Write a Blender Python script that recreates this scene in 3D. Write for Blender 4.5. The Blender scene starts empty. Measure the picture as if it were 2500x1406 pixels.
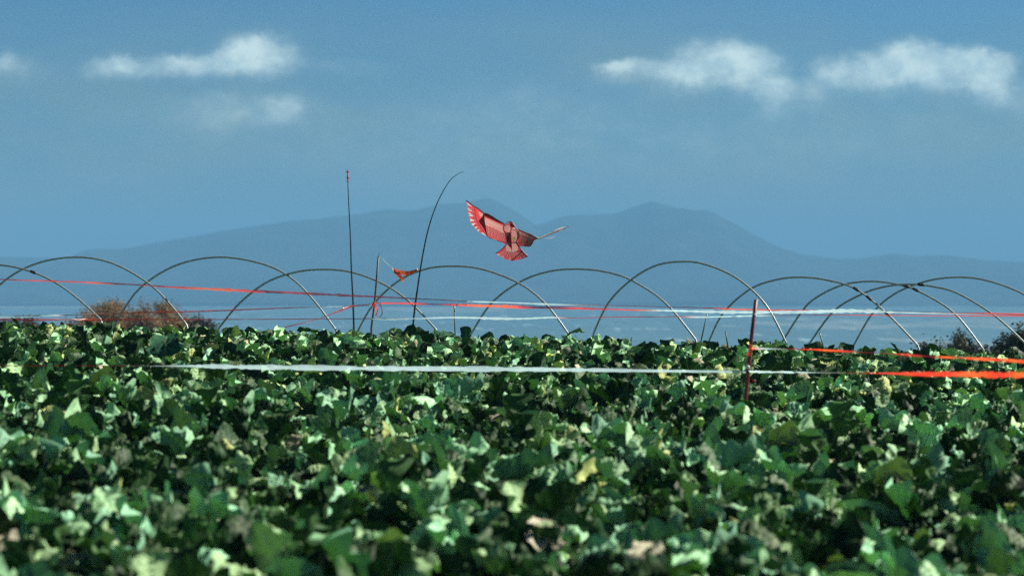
import bpy, math, random
import numpy as np
from mathutils import Vector
R = math.radians
scene = bpy.context.scene
col = scene.collection
rng = np.random.default_rng(7)
random.seed(7)

# ------------------------------------------------------------ camera
F = 5900.0                     # focal length in pixels of the 2500 px wide photograph
CAMZ = 2.0
PITCH = -math.atan(63 / F)
cam_d = bpy.data.cameras.new("camera"); cam = bpy.data.objects.new("camera", cam_d); col.objects.link(cam)
cam.location = (0, 0, CAMZ); cam.rotation_euler = (R(90) + PITCH, 0, 0)
cam_d.sensor_width = 36; cam_d.lens = F / 2500 * 36; cam_d.clip_start = 0.3; cam_d.clip_end = 40000
cam_d.dof.use_dof = True; cam_d.dof.focus_distance = 33.0; cam_d.dof.aperture_fstop = 2.1
scene.camera = cam

def P(px, py, d):
    """world point seen at photo pixel (px, py) at forward distance y = d"""
    a, b = (px - 1250) / F, (703 - py) / F
    dy = math.cos(PITCH) - b * math.sin(PITCH); dz = math.sin(PITCH) + b * math.cos(PITCH)
    return Vector((a * d / dy, d, CAMZ + dz * d / dy))

# ------------------------------------------------------------ light, sky, exposure
SUN_EL, SUN_AZ = R(37), R(18)            # azimuth measured from +x (right) towards +y (ahead)
sd = Vector((math.cos(SUN_EL) * math.cos(SUN_AZ), math.cos(SUN_EL) * math.sin(SUN_AZ), math.sin(SUN_EL)))
sl = bpy.data.lights.new("sun", 'SUN'); sl.energy = 5.0; sl.angle = R(0.5); sl.color = (1.0, 0.94, 0.79)
so = bpy.data.objects.new("sun", sl); col.objects.link(so)
so.rotation_euler = (-sd).to_track_quat('-Z', 'Y').to_euler()
scene.view_settings.view_transform = 'Standard'; scene.view_settings.look = 'None'
scene.view_settings.exposure = 0.85; scene.view_settings.gamma = 1.0
scene.view_settings.use_curve_mapping = False

w = bpy.data.worlds.new("World"); scene.world = w; w.use_nodes = True
nt = w.node_tree; N = nt.nodes; LK = nt.links
for n in list(N): N.remove(n)

class NM:
    """tiny node-maths helper"""
    def __init__(s, tree): s.t = tree
    def _in(s, sock, v):
        if isinstance(v, bpy.types.NodeSocket): s.t.links.new(v, sock)
        else: sock.default_value = v
    def m(s, op, a, b=0.0, c=None, clamp=False):
        n = s.t.nodes.new('ShaderNodeMath'); n.operation = op; n.use_clamp = clamp
        s._in(n.inputs[0], a); s._in(n.inputs[1], b)
        if c is not None: s._in(n.inputs[2], c)
        return n.outputs[0]
    def mix(s, f, a, b, kind='MIX'):
        n = s.t.nodes.new('ShaderNodeMix'); n.data_type = 'RGBA'; n.blend_type = kind
        s._in(n.inputs['Factor'], f)
        s._in([i for i in n.inputs if i.name == 'A' and i.type == 'RGBA'][0], a)
        s._in([i for i in n.inputs if i.name == 'B' and i.type == 'RGBA'][0], b)
        return [o for o in n.outputs if o.type == 'RGBA'][0]
    def noise(s, vec, scale, detail=4, rough=.5, dist=0.0, out='Fac'):
        n = s.t.nodes.new('ShaderNodeTexNoise')
        if vec is not None: s.t.links.new(vec, n.inputs['Vector'])
        n.inputs['Scale'].default_value = scale; n.inputs['Detail'].default_value = detail
        n.inputs['Roughness'].default_value = rough; n.inputs['Distortion'].default_value = dist
        return n.outputs[out]
    def ramp(s, f, lo, hi, a=0.0, b=1.0, smooth=True):
        n = s.t.nodes.new('ShaderNodeMapRange'); n.interpolation_type = 'SMOOTHSTEP' if smooth else 'LINEAR'
        s._in(n.inputs['Value'], f); n.inputs['From Min'].default_value = lo; n.inputs['From Max'].default_value = hi
        n.inputs['To Min'].default_value = a; n.inputs['To Max'].default_value = b
        return n.outputs['Result']
    def comb(s, x, y, z):
        n = s.t.nodes.new('ShaderNodeCombineXYZ'); s._in(n.inputs[0], x); s._in(n.inputs[1], y); s._in(n.inputs[2], z)
        return n.outputs[0]

k = NM(nt)
sky = N.new('ShaderNodeTexSky'); sky.sky_type = 'NISHITA'; sky.sun_disc = False
sky.sun_elevation = SUN_EL; sky.sun_rotation = math.pi / 2 - SUN_AZ
sky.altitude = 100; sky.air_density = 1.0; sky.dust_density = 0.3; sky.ozone_density = 4.0
tc = N.new('ShaderNodeTexCoord'); sp = N.new('ShaderNodeSeparateXYZ'); LK.new(tc.outputs['Generated'], sp.inputs[0])
dx, dy, dz = sp.outputs
ysafe = k.m('MAXIMUM', dy, 0.05)
u = k.m('DIVIDE', dx, ysafe); v = k.m('DIVIDE', dz, ysafe)      # gnomonic sky coordinates ahead of the viewer
uv = k.comb(u, v, 0.0)
# warp with noise so that the cloud edges billow
wn = N.new('ShaderNodeTexNoise'); wn.inputs['Scale'].default_value = 85; wn.inputs['Detail'].default_value = 7; wn.inputs['Roughness'].default_value = .6
LK.new(uv, wn.inputs['Vector'])
ws = N.new('ShaderNodeSeparateColor'); LK.new(wn.outputs['Color'], ws.inputs[0])
uw = k.m('MULTIPLY_ADD', k.m('SUBTRACT', ws.outputs[0], .5), .014, u)
vw = k.m('MULTIPLY_ADD', k.m('SUBTRACT', ws.outputs[1], .5), .011, v)
blobs = [  # px, py, half width, height above, height below, amount
    (625,150,85,62,38,1.0),(520,155,90,32,35,.55),(400,162,110,26,30,.5),(275,162,70,22,30,.5),(840,165,120,22,30,.16),
    (600,272,150,48,40,.30),(690,262,60,40,40,.2),(400,300,220,60,60,.12),(10,150,50,26,30,.45),(60,185,80,40,40,.14),
    (1500,170,45,22,28,.6),(1600,168,100,22,26,.45),(1770,155,110,55,55,.85),(1650,190,90,30,40,.35),(1860,185,60,42,60,.5),(1895,225,40,40,50,.3),
    (2020,185,50,28,40,.35),(2130,165,110,38,55,.7),(2220,140,80,42,60,.7),(2340,160,110,42,60,.85),(2420,190,50,50,60,.6),(1960,230,60,30,40,.3),
    (1300,250,260,60,80,.16),(2100,330,500,90,120,.14),(900,330,500,90,140,.12),(1500,360,600,80,120,.12),(2500,235,60,40,60,.25),
]
tot = None
for (bx, by, sx, st, sb, am) in blobs:
    if am >= .3: by -= st * .2; st *= .85; sb *= 1.3; sx *= 1.1
    uc, vc = (bx - 1250) / F, (640 - by) / F
    du = k.m('DIVIDE', k.m('SUBTRACT', uw, uc), sx / F)
    dv0 = k.m('SUBTRACT', vw, vc)
    dvt = k.m('DIVIDE', k.m('MAXIMUM', dv0, 0.0), st / F)
    dvb = k.m('DIVIDE', k.m('MINIMUM', dv0, 0.0), sb / F)
    r2 = k.m('ADD', k.m('MULTIPLY', du, du), k.m('ADD', k.m('MULTIPLY', dvt, dvt), k.m('MULTIPLY', dvb, dvb)))
    r4 = k.m('MULTIPLY', r2, r2)
    g = k.m('MULTIPLY', k.m('EXPONENT', k.m('MULTIPLY', k.m('ADD', k.m('MULTIPLY', r2, .7), k.m('MULTIPLY', r4, .35)), -1.0)), am)
    tot = g if tot is None else k.m('ADD', tot, g)
fine = k.noise(k.comb(u, k.m('MULTIPLY', v, 1.6), 0.0), 70, 8, .62)
cloud = k.m('MULTIPLY', tot, k.ramp(fine, .3, .7, .70, 1.25))
broad = k.noise(k.comb(u, k.m('MULTIPLY', v, 2.5), 3.0), 9, 5, .55)
ahead = k.ramp(dy, .05, .3)
cf = k.m('MULTIPLY', k.ramp(cloud, -.04, 1.02), ahead)
SKYTINT = (0.275, 0.58, 0.81, 1)
base = k.mix(1.0, sky.outputs[0], SKYTINT, 'MULTIPLY')
deep = k.ramp(dz, .11, .32, 1.0, .12)            # sky above the view dimmed to cut the ambient fill
base = k.mix(1.0, base, k.comb(deep, deep, deep), 'MULTIPLY')
veil = k.m('MULTIPLY', k.m('MULTIPLY', k.ramp(v, .125, .05), k.ramp(broad, .35, .68, .3, 1.0)), .85)
VEIL = (2.8, 3.95, 3.85, 1)
fine2 = k.noise(k.comb(u, k.m('MULTIPLY', v, 1.3), 2.0), 60, 8, .62)
CLOUD = k.mix(k.ramp(fine2, .35, .65), (7.0, 9.3, 9.6, 1), (10.8, 13.0, 12.2, 1))
skyc = k.mix(k.m('MULTIPLY', veil, ahead), base, VEIL)
skyc = k.mix(k.m('MULTIPLY', cf, .82), skyc, CLOUD)
bg = N.new('ShaderNodeBackground'); bg.inputs['Strength'].default_value = 0.05
LK.new(skyc, bg.inputs['Color'])
wo = N.new('ShaderNodeOutputWorld'); LK.new(bg.outputs[0], wo.inputs['Surface'])
scene.cycles.use_denoising = False
scene.cycles.max_bounces = 8; scene.cycles.diffuse_bounces = 1; scene.cycles.volume_bounces = 0
scene.cycles.sample_clamp_indirect = 4

# ------------------------------------------------------------ helpers
def tag(o, label=None, cat=None, group=None, kind=None):
    if label: o['label'] = label
    if cat: o['category'] = cat
    if group: o['group'] = group
    if kind: o['kind'] = kind
    return o

def empty(name, loc, label=None, cat=None, group=None):
    o = bpy.data.objects.new(name, None); o.empty_display_size = .2; o.location = loc
    col.objects.link(o); return tag(o, label, cat, group)

def mesh_obj(name, V, Fc, mats, parent=None, smooth=True, uv=None, tint=None, mi=None, world=True):
    me = bpy.data.meshes.new(name)
    V = [tuple(map(float, q)) for q in V] if not isinstance(V, np.ndarray) else V
    if isinstance(Fc, np.ndarray):
        me.vertices.add(len(V)); me.vertices.foreach_set('co', np.ascontiguousarray(V, dtype=np.float32).ravel())
        nf, kf = Fc.shape
        me.loops.add(nf * kf); me.loops.foreach_set('vertex_index', Fc.astype(np.int32).ravel())
        me.polygons.add(nf); me.polygons.foreach_set('loop_start', np.arange(0, nf * kf, kf, dtype=np.int32))
        me.polygons.foreach_set('loop_total', np.full(nf, kf, dtype=np.int32))
        me.update(calc_edges=True)
    else:
        me.from_pydata([tuple(q) for q in V], [], Fc)
    if uv is not None:
        l = me.uv_layers.new(name='leaf'); vi = np.empty(len(me.loops), dtype=np.int32); me.loops.foreach_get('vertex_index', vi)
        l.data.foreach_set('uv', np.asarray(uv, dtype=np.float32)[vi].ravel())
    if tint is not None:
        a = me.color_attributes.new('tint', 'FLOAT_COLOR', 'POINT'); t = np.ones((len(V), 4), dtype=np.float32)
        t[:, :3] = tint; a.data.foreach_set('color', t.ravel())
    for m_ in (mats if isinstance(mats, (list, tuple)) else [mats]): me.materials.append(m_)
    if mi is not None: me.polygons.foreach_set('material_index', np.asarray(mi, dtype=np.int32))
    me.polygons.foreach_set('use_smooth', np.full(len(me.polygons), smooth))
    me.update()
    o = bpy.data.objects.new(name, me); col.objects.link(o)
    if parent is not None:
        o.parent = parent
        if world: o.matrix_parent_inverse = mat_inv(parent)
    return o

def mat_inv(p):
    from mathutils import Matrix
    M = Matrix.LocRotScale(p.location, p.rotation_euler, p.scale)
    return M.inverted()

def tube_arrays(pts, rad, seg=8, caps=True):
    pts = [Vector(p) for p in pts]; n = len(pts)
    rad = [rad] * n if np.isscalar(rad) else list(rad)
    V, Fs = [], []
    t0 = (pts[1] - pts[0]).normalized()
    ref = Vector((0, 0, 1)) if abs(t0.z) < .8 else Vector((0, 1, 0))
    nrm = t0.cross(ref).normalized()
    for i, p in enumerate(pts):
        t = (pts[min(i + 1, n - 1)] - pts[max(i - 1, 0)]).normalized()
        nrm = (nrm - t * nrm.dot(t)).normalized(); b = t.cross(nrm)
        for j in range(seg):
            a = 2 * math.pi * j / seg
            V.append(p + (nrm * math.cos(a) + b * math.sin(a)) * rad[i])
    for i in range(n - 1):
        for j in range(seg):
            Fs.append((i * seg + j, i * seg + (j + 1) % seg, (i + 1) * seg + (j + 1) % seg, (i + 1) * seg + j))
    if caps:
        Fs.append(tuple(range(seg))[::-1]); Fs.append(tuple((n - 1) * seg + j for j in range(seg)))
    return V, Fs

class MB:
    def __init__(s): s.V, s.F, s.M = [], [], []
    def add(s, V, Fs, m=0):
        o = len(s.V); s.V += [tuple(q) for q in V]; s.F += [tuple(i + o for i in f) for f in Fs]; s.M += [m] * len(Fs); return s
    def tube(s, pts, rad, seg=8, m=0): return s.add(*tube_arrays(pts, rad, seg), m)
    def box(s, c, h, m=0):
        c = Vector(c); V = [c + Vector((sx * h[0], sy * h[1], sz * h[2])) for sx in (-1, 1) for sy in (-1, 1) for sz in (-1, 1)]
        return s.add(V, [(0, 1, 3, 2), (4, 6, 7, 5), (0, 4, 5, 1), (2, 3, 7, 6), (0, 2, 6, 4), (1, 5, 7, 3)], m)
    def obj(s, name, mats, parent=None, smooth=True): return mesh_obj(name, s.V, s.F, mats, parent, smooth, mi=s.M)

def catmull(pts, n=8):
    pts = [np.array(p, float) for p in pts]; out = []
    for i in range(len(pts) - 1):
        p0 = pts[max(i - 1, 0)]; p1 = pts[i]; p2 = pts[i + 1]; p3 = pts[min(i + 2, len(pts) - 1)]
        for j in range(n):
            t = j / n
            out.append(.5 * ((2 * p1) + (-p0 + p2) * t + (2 * p0 - 5 * p1 + 4 * p2 - p3) * t * t + (-p0 + 3 * p1 - 3 * p2 + p3) * t ** 3))
    out.append(pts[-1]); return out

def newmat(name):
    m_ = bpy.data.materials.new(name); m_.use_nodes = True
    for n in list(m_.node_tree.nodes): m_.node_tree.nodes.remove(n)
    return m_, NM(m_.node_tree)

def pmat(name, c, rough=.6, metal=0.0, trans=0.0, tcol=None, vary=.25, scale=20, spec=.5, attr=None, bump=0.0):
    m_, q = newmat(name); t = m_.node_tree
    out = t.nodes.new('ShaderNodeOutputMaterial'); b = t.nodes.new('ShaderNodeBsdfPrincipled')
    tcx = t.nodes.new('ShaderNodeTexCoord'); nz = q.noise(tcx.outputs['Object'], scale, 5, .6)
    if attr:
        a = t.nodes.new('ShaderNodeAttribute'); a.attribute_name = attr; cs = a.outputs['Color']
    else: cs = (*c, 1)
    f = q.ramp(nz, .25, .75, 1 - vary, 1 + vary, smooth=False)
    cc = q.mix(1.0, cs, q.comb(f, f, f), 'MULTIPLY')
    t.links.new(cc, b.inputs['Base Color']); b.inputs['Roughness'].default_value = rough
    b.inputs['Metallic'].default_value = metal; b.inputs['Specular IOR Level'].default_value = spec
    if bump:
        bp = t.nodes.new('ShaderNodeBump'); bp.inputs['Strength'].default_value = bump; t.links.new(nz, bp.inputs['Height']); t.links.new(bp.outputs[0], b.inputs['Normal'])
    if trans > 0:
        tr = t.nodes.new('ShaderNodeBsdfTranslucent')
        if tcol is None: t.links.new(cc, tr.inputs[0])
        else: tr.inputs[0].default_value = (*tcol, 1)
        mx = t.nodes.new('ShaderNodeMixShader'); mx.inputs[0].default_value = trans
        t.links.new(b.outputs[0], mx.inputs[1]); t.links.new(tr.outputs[0], mx.inputs[2]); t.links.new(mx.outputs[0], out.inputs[0])
    else: t.links.new(b.outputs[0], out.inputs[0])
    return m_

# ------------------------------------------------------------ terrain
def zc(y):
    y = np.asarray(y, float)
    a = np.where(y < 10, .05 + (y - 10) * .01, .05 + .025 * (np.minimum(y, 27) - 10))
    t = np.clip(y - 27, 0, 7); a = a + .025 * t - .5 * (.075 / 7) * t * t
    a = a - .05 * np.clip(y - 34, 0, 1e9)
    return a
def zg(x, y):
    x = np.asarray(x, float); y = np.asarray(y, float)
    z = zc(y) - .030 * np.clip(x, -60, 60) * np.clip(1 - (y - 200) / 800, 0, 1)
    return np.maximum(z, -80.0)

xs = np.concatenate([-np.geomspace(6500, 12, 26), np.linspace(-10, 10, 41), np.geomspace(12, 6500, 26)])
ys = np.concatenate([np.array([-400, -150, -50, -15]), np.linspace(0, 40, 81), np.geomspace(42, 11800, 90)])
X, Y = np.meshgrid(xs, ys); Z = zg(X, Y)
near = (Y < 40) & (Y > 2); Z = Z + near * (.018 * np.sin(X * 9.0) * np.cos(Y * 7.3))
V = np.stack([X, Y, Z], -1).reshape(-1, 3)
ny, nx = X.shape; I = np.arange(ny * nx).reshape(ny, nx)
Fq = np.stack([I[:-1, :-1], I[:-1, 1:], I[1:, 1:], I[1:, :-1]], -1).reshape(-1, 4)
gm, q = newmat('ground_soil_and_fields'); t = gm.node_tree
geo = t.nodes.new('ShaderNodeNewGeometry'); spx = t.nodes.new('ShaderNodeSeparateXYZ'); t.links.new(geo.outputs['Position'], spx.inputs[0])
gx, gy, gz = spx.outputs
soil = q.mix(q.noise(geo.outputs['Position'], 14, 8, .65), (.018, .012, .008, 1), (.075, .05, .03, 1))
grass = q.mix(q.noise(geo.outputs['Position'], 1.2, 8, .65), (.03, .05, .015, 1), (.10, .13, .04, 1))
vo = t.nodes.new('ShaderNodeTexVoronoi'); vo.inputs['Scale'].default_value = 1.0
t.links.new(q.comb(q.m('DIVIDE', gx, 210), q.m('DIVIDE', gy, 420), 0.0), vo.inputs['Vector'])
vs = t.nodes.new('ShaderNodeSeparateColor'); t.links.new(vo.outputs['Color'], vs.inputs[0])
fld = q.mix(vs.outputs[0], (.06, .14, .18, 1), (.09, .18, .21, 1))  # bluish field colours carry some painted distance haze
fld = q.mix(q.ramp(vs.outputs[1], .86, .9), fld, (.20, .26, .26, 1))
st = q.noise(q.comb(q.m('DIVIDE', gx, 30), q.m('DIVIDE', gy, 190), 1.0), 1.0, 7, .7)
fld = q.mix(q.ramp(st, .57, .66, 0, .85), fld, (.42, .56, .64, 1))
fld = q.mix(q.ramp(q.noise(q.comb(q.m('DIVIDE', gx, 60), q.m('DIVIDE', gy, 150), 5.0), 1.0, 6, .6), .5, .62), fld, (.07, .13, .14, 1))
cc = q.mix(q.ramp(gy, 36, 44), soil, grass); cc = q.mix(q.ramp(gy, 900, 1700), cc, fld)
b = t.nodes.new('ShaderNodeBsdfPrincipled'); b.inputs['Roughness'].default_value = .95; b.inputs['Specular IOR Level'].default_value = .15
t.links.new(cc, b.inputs['Base Color']); out = t.nodes.new('ShaderNodeOutputMaterial'); t.links.new(b.outputs[0], out.inputs[0])
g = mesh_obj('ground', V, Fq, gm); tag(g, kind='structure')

# mountains: a height field about eight kilometres off, ridge and spurs in real depth
prof = np.array([(-1200,640),(-500,628),(0,627),(110,630),(170,634),(235,606),(300,607),(420,585),(560,562),(700,540),(770,535),(850,525),(940,510),(1010,513),(1080,498),(1135,495),(1165,487),(1195,482),(1230,499),(1270,525),(1312,552),(1360,532),(1400,524),(1440,525),(1500,522),(1550,503),(1590,490),(1640,503),(1690,515),(1730,513),(1760,530),(1830,565),(1900,603),(1960,622),(2040,632),(2100,632),(2180,619),(2240,626),(2300,621),(2400,636),(2500,640),(2900,632),(3600,645)], float)
ys2 = np.linspace(4500, 7400, 64); xs2 = np.linspace(-2600, 2600, 330)
X, Y = np.meshgrid(xs2, ys2)
def fbm(x, y, s, seed, oct_=5):
    r = np.random.default_rng(seed); z = np.zeros_like(x); a = 1.0
    for o in range(oct_):
        for _ in range(3):
            th = r.uniform(0, math.pi); ph = r.uniform(0, 6.28); z += a * np.sin((x * math.cos(th) + y * math.sin(th)) / s * 6.28 + ph) / 3
        s *= .5; a *= .5
    return z
yr = 5600.0
h = (640 - np.interp(xs2 / yr * F + 1250, prof[:, 0], prof[:, 1])) / F * yr + CAMZ + 80
t_ = (Y - yr) / np.where(Y < yr, 1000, 1600)
cs = np.exp(-2.2 * t_ * t_)
spur = 1 - .22 * np.abs(np.sin(X / 160 + fbm(X, Y, 1000, 3) * 1.2)) * np.clip(np.abs(t_) * 3, 0, 1)
Z = -84 + (h[None, :] + 4) * cs * spur + fbm(X, Y, 200, 9, 5) * 1.1
V = np.stack([X, Y, Z], -1).reshape(-1, 3); ny, nx = X.shape; I = np.arange(ny * nx).reshape(ny, nx)
Fq = np.stack([I[:-1, :-1], I[:-1, 1:], I[1:, 1:], I[1:, :-1]], -1).reshape(-1, 4)
mtm = pmat('mountain_forest', (.02, .04, .035), .95, vary=.7, scale=.012, spec=.1)
tag(mesh_obj('mountains', V, Fq, mtm), kind='structure')

# the air: one closed box round everything
hz, q = newmat('haze_air'); t = hz.node_tree
pv = t.nodes.new('ShaderNodeVolumePrincipled'); pv.inputs['Color'].default_value = (.205, .525, .92, 1)
pv.inputs['Density'].default_value = 0.00030; pv.inputs['Density Attribute'].default_value = ''
pv.inputs['Anisotropy'].default_value = 0.0
out = t.nodes.new('ShaderNodeOutputMaterial'); t.links.new(pv.outputs[0], out.inputs['Volume'])
try: hz.cycles.homogeneous_volume = True
except Exception: pass
hb = MB().box((0, 5600, 41), (6800, 6400, 124)).obj('haze', hz, smooth=False); tag(hb, kind='stuff')

# ------------------------------------------------------------ crop
lm, q = newmat('waxy_leaf'); t = lm.node_tree
uvn = t.nodes.new('ShaderNodeUVMap'); uvn.uv_map = 'leaf'; us = t.nodes.new('ShaderNodeSeparateXYZ'); t.links.new(uvn.outputs[0], us.inputs[0])
au = q.m('ABSOLUTE', q.m('SUBTRACT', us.outputs[0], .5))
mid = q.ramp(au, .015, .05, 1, 0)
lat = q.m('ABSOLUTE', q.m('SINE', q.m('MULTIPLY', q.m('SUBTRACT', us.outputs[1], q.m('MULTIPLY', au, .55)), 22)))
latf = q.m('MULTIPLY', q.ramp(lat, .0, .22, 1, 0), .55)
at = t.nodes.new('ShaderNodeAttribute'); at.attribute_name = 'tint'
tcx = t.nodes.new('ShaderNodeTexCoord')
blot = q.noise(tcx.outputs['Object'], 26, 6, .65)
oi = t.nodes.new('ShaderNodeObjectInfo')
c0 = q.mix(q.ramp(blot, .3, .7, 0, .55), at.outputs['Color'], q.mix(1.0, at.outputs['Color'], (.62, .82, .72, 1), 'MULTIPLY'))
c1 = q.mix(q.m('MULTIPLY', q.m('MAXIMUM', mid, latf), .7), c0, q.mix(.5, c0, (.42, .55, .30, 1)))
f = q.ramp(oi.outputs['Random'], 0, 1, .8, 1.2, smooth=False); c1 = q.mix(1.0, c1, q.comb(f, f, f), 'MULTIPLY')
b = t.nodes.new('ShaderNodeBsdfPrincipled'); t.links.new(c1, b.inputs['Base Color'])
b.inputs['Roughness'].default_value = .52; b.inputs['Specular IOR Level'].default_value = .16
bp = t.nodes.new('ShaderNodeBump'); bp.inputs['Strength'].default_value = .5; bp.inputs['Distance'].default_value = .006
t.links.new(q.m('ADD', q.m('MULTIPLY', q.m('MAXIMUM', mid, latf), -.6), q.noise(tcx.outputs['Object'], 45, 4, .6)), bp.inputs['Height']); t.links.new(bp.outputs[0], b.inputs['Normal'])
tr = t.nodes.new('ShaderNodeBsdfTranslucent'); t.links.new(q.mix(1.0, c1, (.55, 1.0, .12, 1), 'MULTIPLY'), tr.inputs[0])
mx = t.nodes.new('ShaderNodeMixShader'); mx.inputs[0].default_value = .06
t.links.new(b.outputs[0], mx.inputs[1]); t.links.new(tr.outputs[0], mx.inputs[2])
out = t.nodes.new('ShaderNodeOutputMaterial'); t.links.new(mx.outputs[0], out.inputs[0])
stemm = pmat('crop_stem', (.16, .2, .08), .6)

GREENS = [(.27, .50, .30), (.33, .55, .32), (.24, .47, .31), (.38, .55, .27), (.26, .50, .35), (.36, .53, .29), (.018, .05, .02), (.03, .09, .035), (.022, .062, .022), (.018, .052, .018), (.035, .085, .03), (.025, .07, .03), (.05, .12, .04)]  # near-black greens paint shade into some leaves, pale ones sunlight
def leaf(p0, az, L, W, e0, e1, ruff, cup, roll, r, nt_=20, ns=13, tint=None):
    tt = np.linspace(0, 1, nt_); ss = np.linspace(-1, 1, ns)
    e = R(1) * (e0 + (e1 - e0) * tt ** 1.3)
    azs = az + r.uniform(-.5, .5) * tt ** 2
    d = np.stack([np.cos(e) * np.cos(azs), np.cos(e) * np.sin(azs), np.sin(e)], -1)
    C = np.array(p0) + np.concatenate([[np.zeros(3)], np.cumsum(d[:-1] * L / (nt_ - 1), 0)])
    side0 = np.stack([-np.sin(azs), np.cos(azs), 0 * azs], -1); nrm0 = np.cross(d, side0)
    nrm0 = -nrm0 * np.sign(nrm0[:, 2:3] + 1e-9) * -1
    ro = roll + r.uniform(-.5, .5) * tt
    side = side0 * np.cos(ro)[:, None] + nrm0 * np.sin(ro)[:, None]; nrm = -side0 * np.sin(ro)[:, None] + nrm0 * np.cos(ro)[:, None]
    wv = W * (.12 + .88 * np.clip((tt - .12) / .88, 0, 1) ** .55) * np.sqrt(np.clip(1 - ((tt - .55) / .47) ** 4 * (tt > .55), 0, 1)) * .5
    wv[-1] = W * .16
    ph = r.uniform(0, 6.28, 4); A = ruff * L
    S, T = np.meshgrid(ss, tt)
    jag = .8
    edge = 1 + jag * (.14 * np.sin(T * 17 + ph[0]) + .09 * np.sin(T * 33 + ph[3])) * S ** 4
    off = A * (np.abs(S) ** 1.8) * np.sin(T * 19 * (1 + .12 * S) + ph[1] + 2.2 * S) + .4 * A * np.sin(T * 11 + S * 5 + ph[2]) + cup * W * .5 * S * S - .03 * L * np.exp(-(S / .12) ** 2) + .065 * L * np.sin((T - .55 * np.abs(S)) * 25 + ph[0])
    ang = S * 1.0
    V = C[:, None] + side[:, None] * (ang * edge * wv[:, None])[..., None] + nrm[:, None] * (off * np.clip(wv / (W * .5), 0, 1)[:, None])[..., None]
    I = np.arange(nt_ * ns).reshape(nt_, ns)
    Fq = np.stack([I[:-1, :-1], I[:-1, 1:], I[1:, 1:], I[1:, :-1]], -1).reshape(-1, 4)
    UV = np.stack([S * .5 + .5, T], -1).reshape(-1, 2)
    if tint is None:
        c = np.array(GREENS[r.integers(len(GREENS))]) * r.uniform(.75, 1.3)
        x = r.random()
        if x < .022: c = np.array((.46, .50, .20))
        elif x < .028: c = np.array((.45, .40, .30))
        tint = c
    TT = np.tile(np.array(tint, float), (nt_ * ns, 1))
    return V.reshape(-1, 3), Fq, UV, TT

def join(parts):
    Vs, Fs, Us, Ts, o = [], [], [], [], 0
    for V, Fq, U, T in parts:
        Vs.append(V); Fs.append(Fq + o); Us.append(U); Ts.append(T); o += len(V)
    return np.concatenate(Vs), np.concatenate(Fs), np.concatenate(Us), np.concatenate(Ts)

def plant_parts(seed, lo=False):
    r = np.random.default_rng(seed); q0 = .84 if lo else 1.0; kw = dict(nt_=16, ns=9) if lo else {}
    outer, inner = [], []
    n1, n2 = (11, 7) if not lo else (14, 9)
    a0 = r.uniform(0, 6.28)
    for i in range(n1):
        az = a0 + i * 2.4 + r.uniform(-.3, .3); z0 = .06 + .16 * i / n1
        L = q0 * r.uniform(.34, .58); e0 = r.uniform(22, 66)
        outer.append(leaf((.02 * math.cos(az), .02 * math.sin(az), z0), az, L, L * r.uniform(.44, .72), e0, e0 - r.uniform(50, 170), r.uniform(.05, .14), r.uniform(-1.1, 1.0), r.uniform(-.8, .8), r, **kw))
    for i in range(n2):
        az = a0 + i * 2.4 + 1; L = q0 * r.uniform(.22, .38); e0 = r.uniform(48, 84)
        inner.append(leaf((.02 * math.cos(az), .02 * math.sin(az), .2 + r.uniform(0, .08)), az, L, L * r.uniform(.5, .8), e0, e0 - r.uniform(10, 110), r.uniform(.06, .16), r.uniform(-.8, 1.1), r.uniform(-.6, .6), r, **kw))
    return join(outer), join(inner)

PROTO = []
for s in range(14):
    o_, i_ = plant_parts(100 + s)
    root = empty('cabbage_plant', (0, -900, 0))
    a = mesh_obj('outer_leaves', o_[0], o_[1], lm, root, uv=o_[2], tint=o_[3], world=False)
    c = mesh_obj('inner_leaves', i_[0], i_[1], lm, root, uv=i_[2], tint=i_[3], world=False)
    sV, sF = tube_arrays([(0, 0, -.02), (.004, 0, .12), (0, .004, .26)], [.02, .018, .012], 7)
    st_ = mesh_obj('stem', sV, sF, stemm, root, world=False)
    PROTO.append((root, a, c, st_))
LO = [join(plant_parts(300 + s, True)) for s in range(10)]

# lay the plants out in rows, nearest first
spots = []
rows = np.arange(7.6, 36.5, .62)
for y in rows:
    hw = y * .212 + 3.2
    for x in np.arange(-hw, hw, .56):
        spots.append((x + rng.uniform(-.13, .13), y + rng.uniform(-.13, .13), bool(abs(x) < y * .212 + .25) and y > 8.3))
SPECIAL = []   # (px, py of the eye-catching leaf tip, distance, kind, label)
inview = sorted([s for s in spots if s[2]], key=lambda s: s[1])
indiv = inview[:286]; indset = set(indiv)
rest = [s for s in spots if s not in indset]
CG = 'leafy cabbage plants filling the nearer part of the field'
CL = 'leafy green cabbage plant growing among others in the near part of the crop'
used = set()
def place_plant(x, y, kk, sc, rz, label=CL, group=CG):
    tpl = PROTO[kk]
    if kk not in used: used.add(kk); obs = tpl
    else:
        obs = [o.copy() for o in tpl]
        for o in obs: col.objects.link(o)
        for o in obs[1:]: o.parent = obs[0]
    rt = obs[0]; rt.location = (x, y, float(zg(x, y))); rt.rotation_euler = (0, 0, rz); rt.scale = (sc,) * 3
    for kx in ('group',):
        if kx in rt: del rt[kx]
    tag(rt, label, 'cabbage plant', group)
    return rt
for i, (x, y, _) in enumerate(indiv):
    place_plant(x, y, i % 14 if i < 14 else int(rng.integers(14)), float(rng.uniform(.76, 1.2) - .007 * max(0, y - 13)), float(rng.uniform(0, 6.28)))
parts = []
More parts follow.
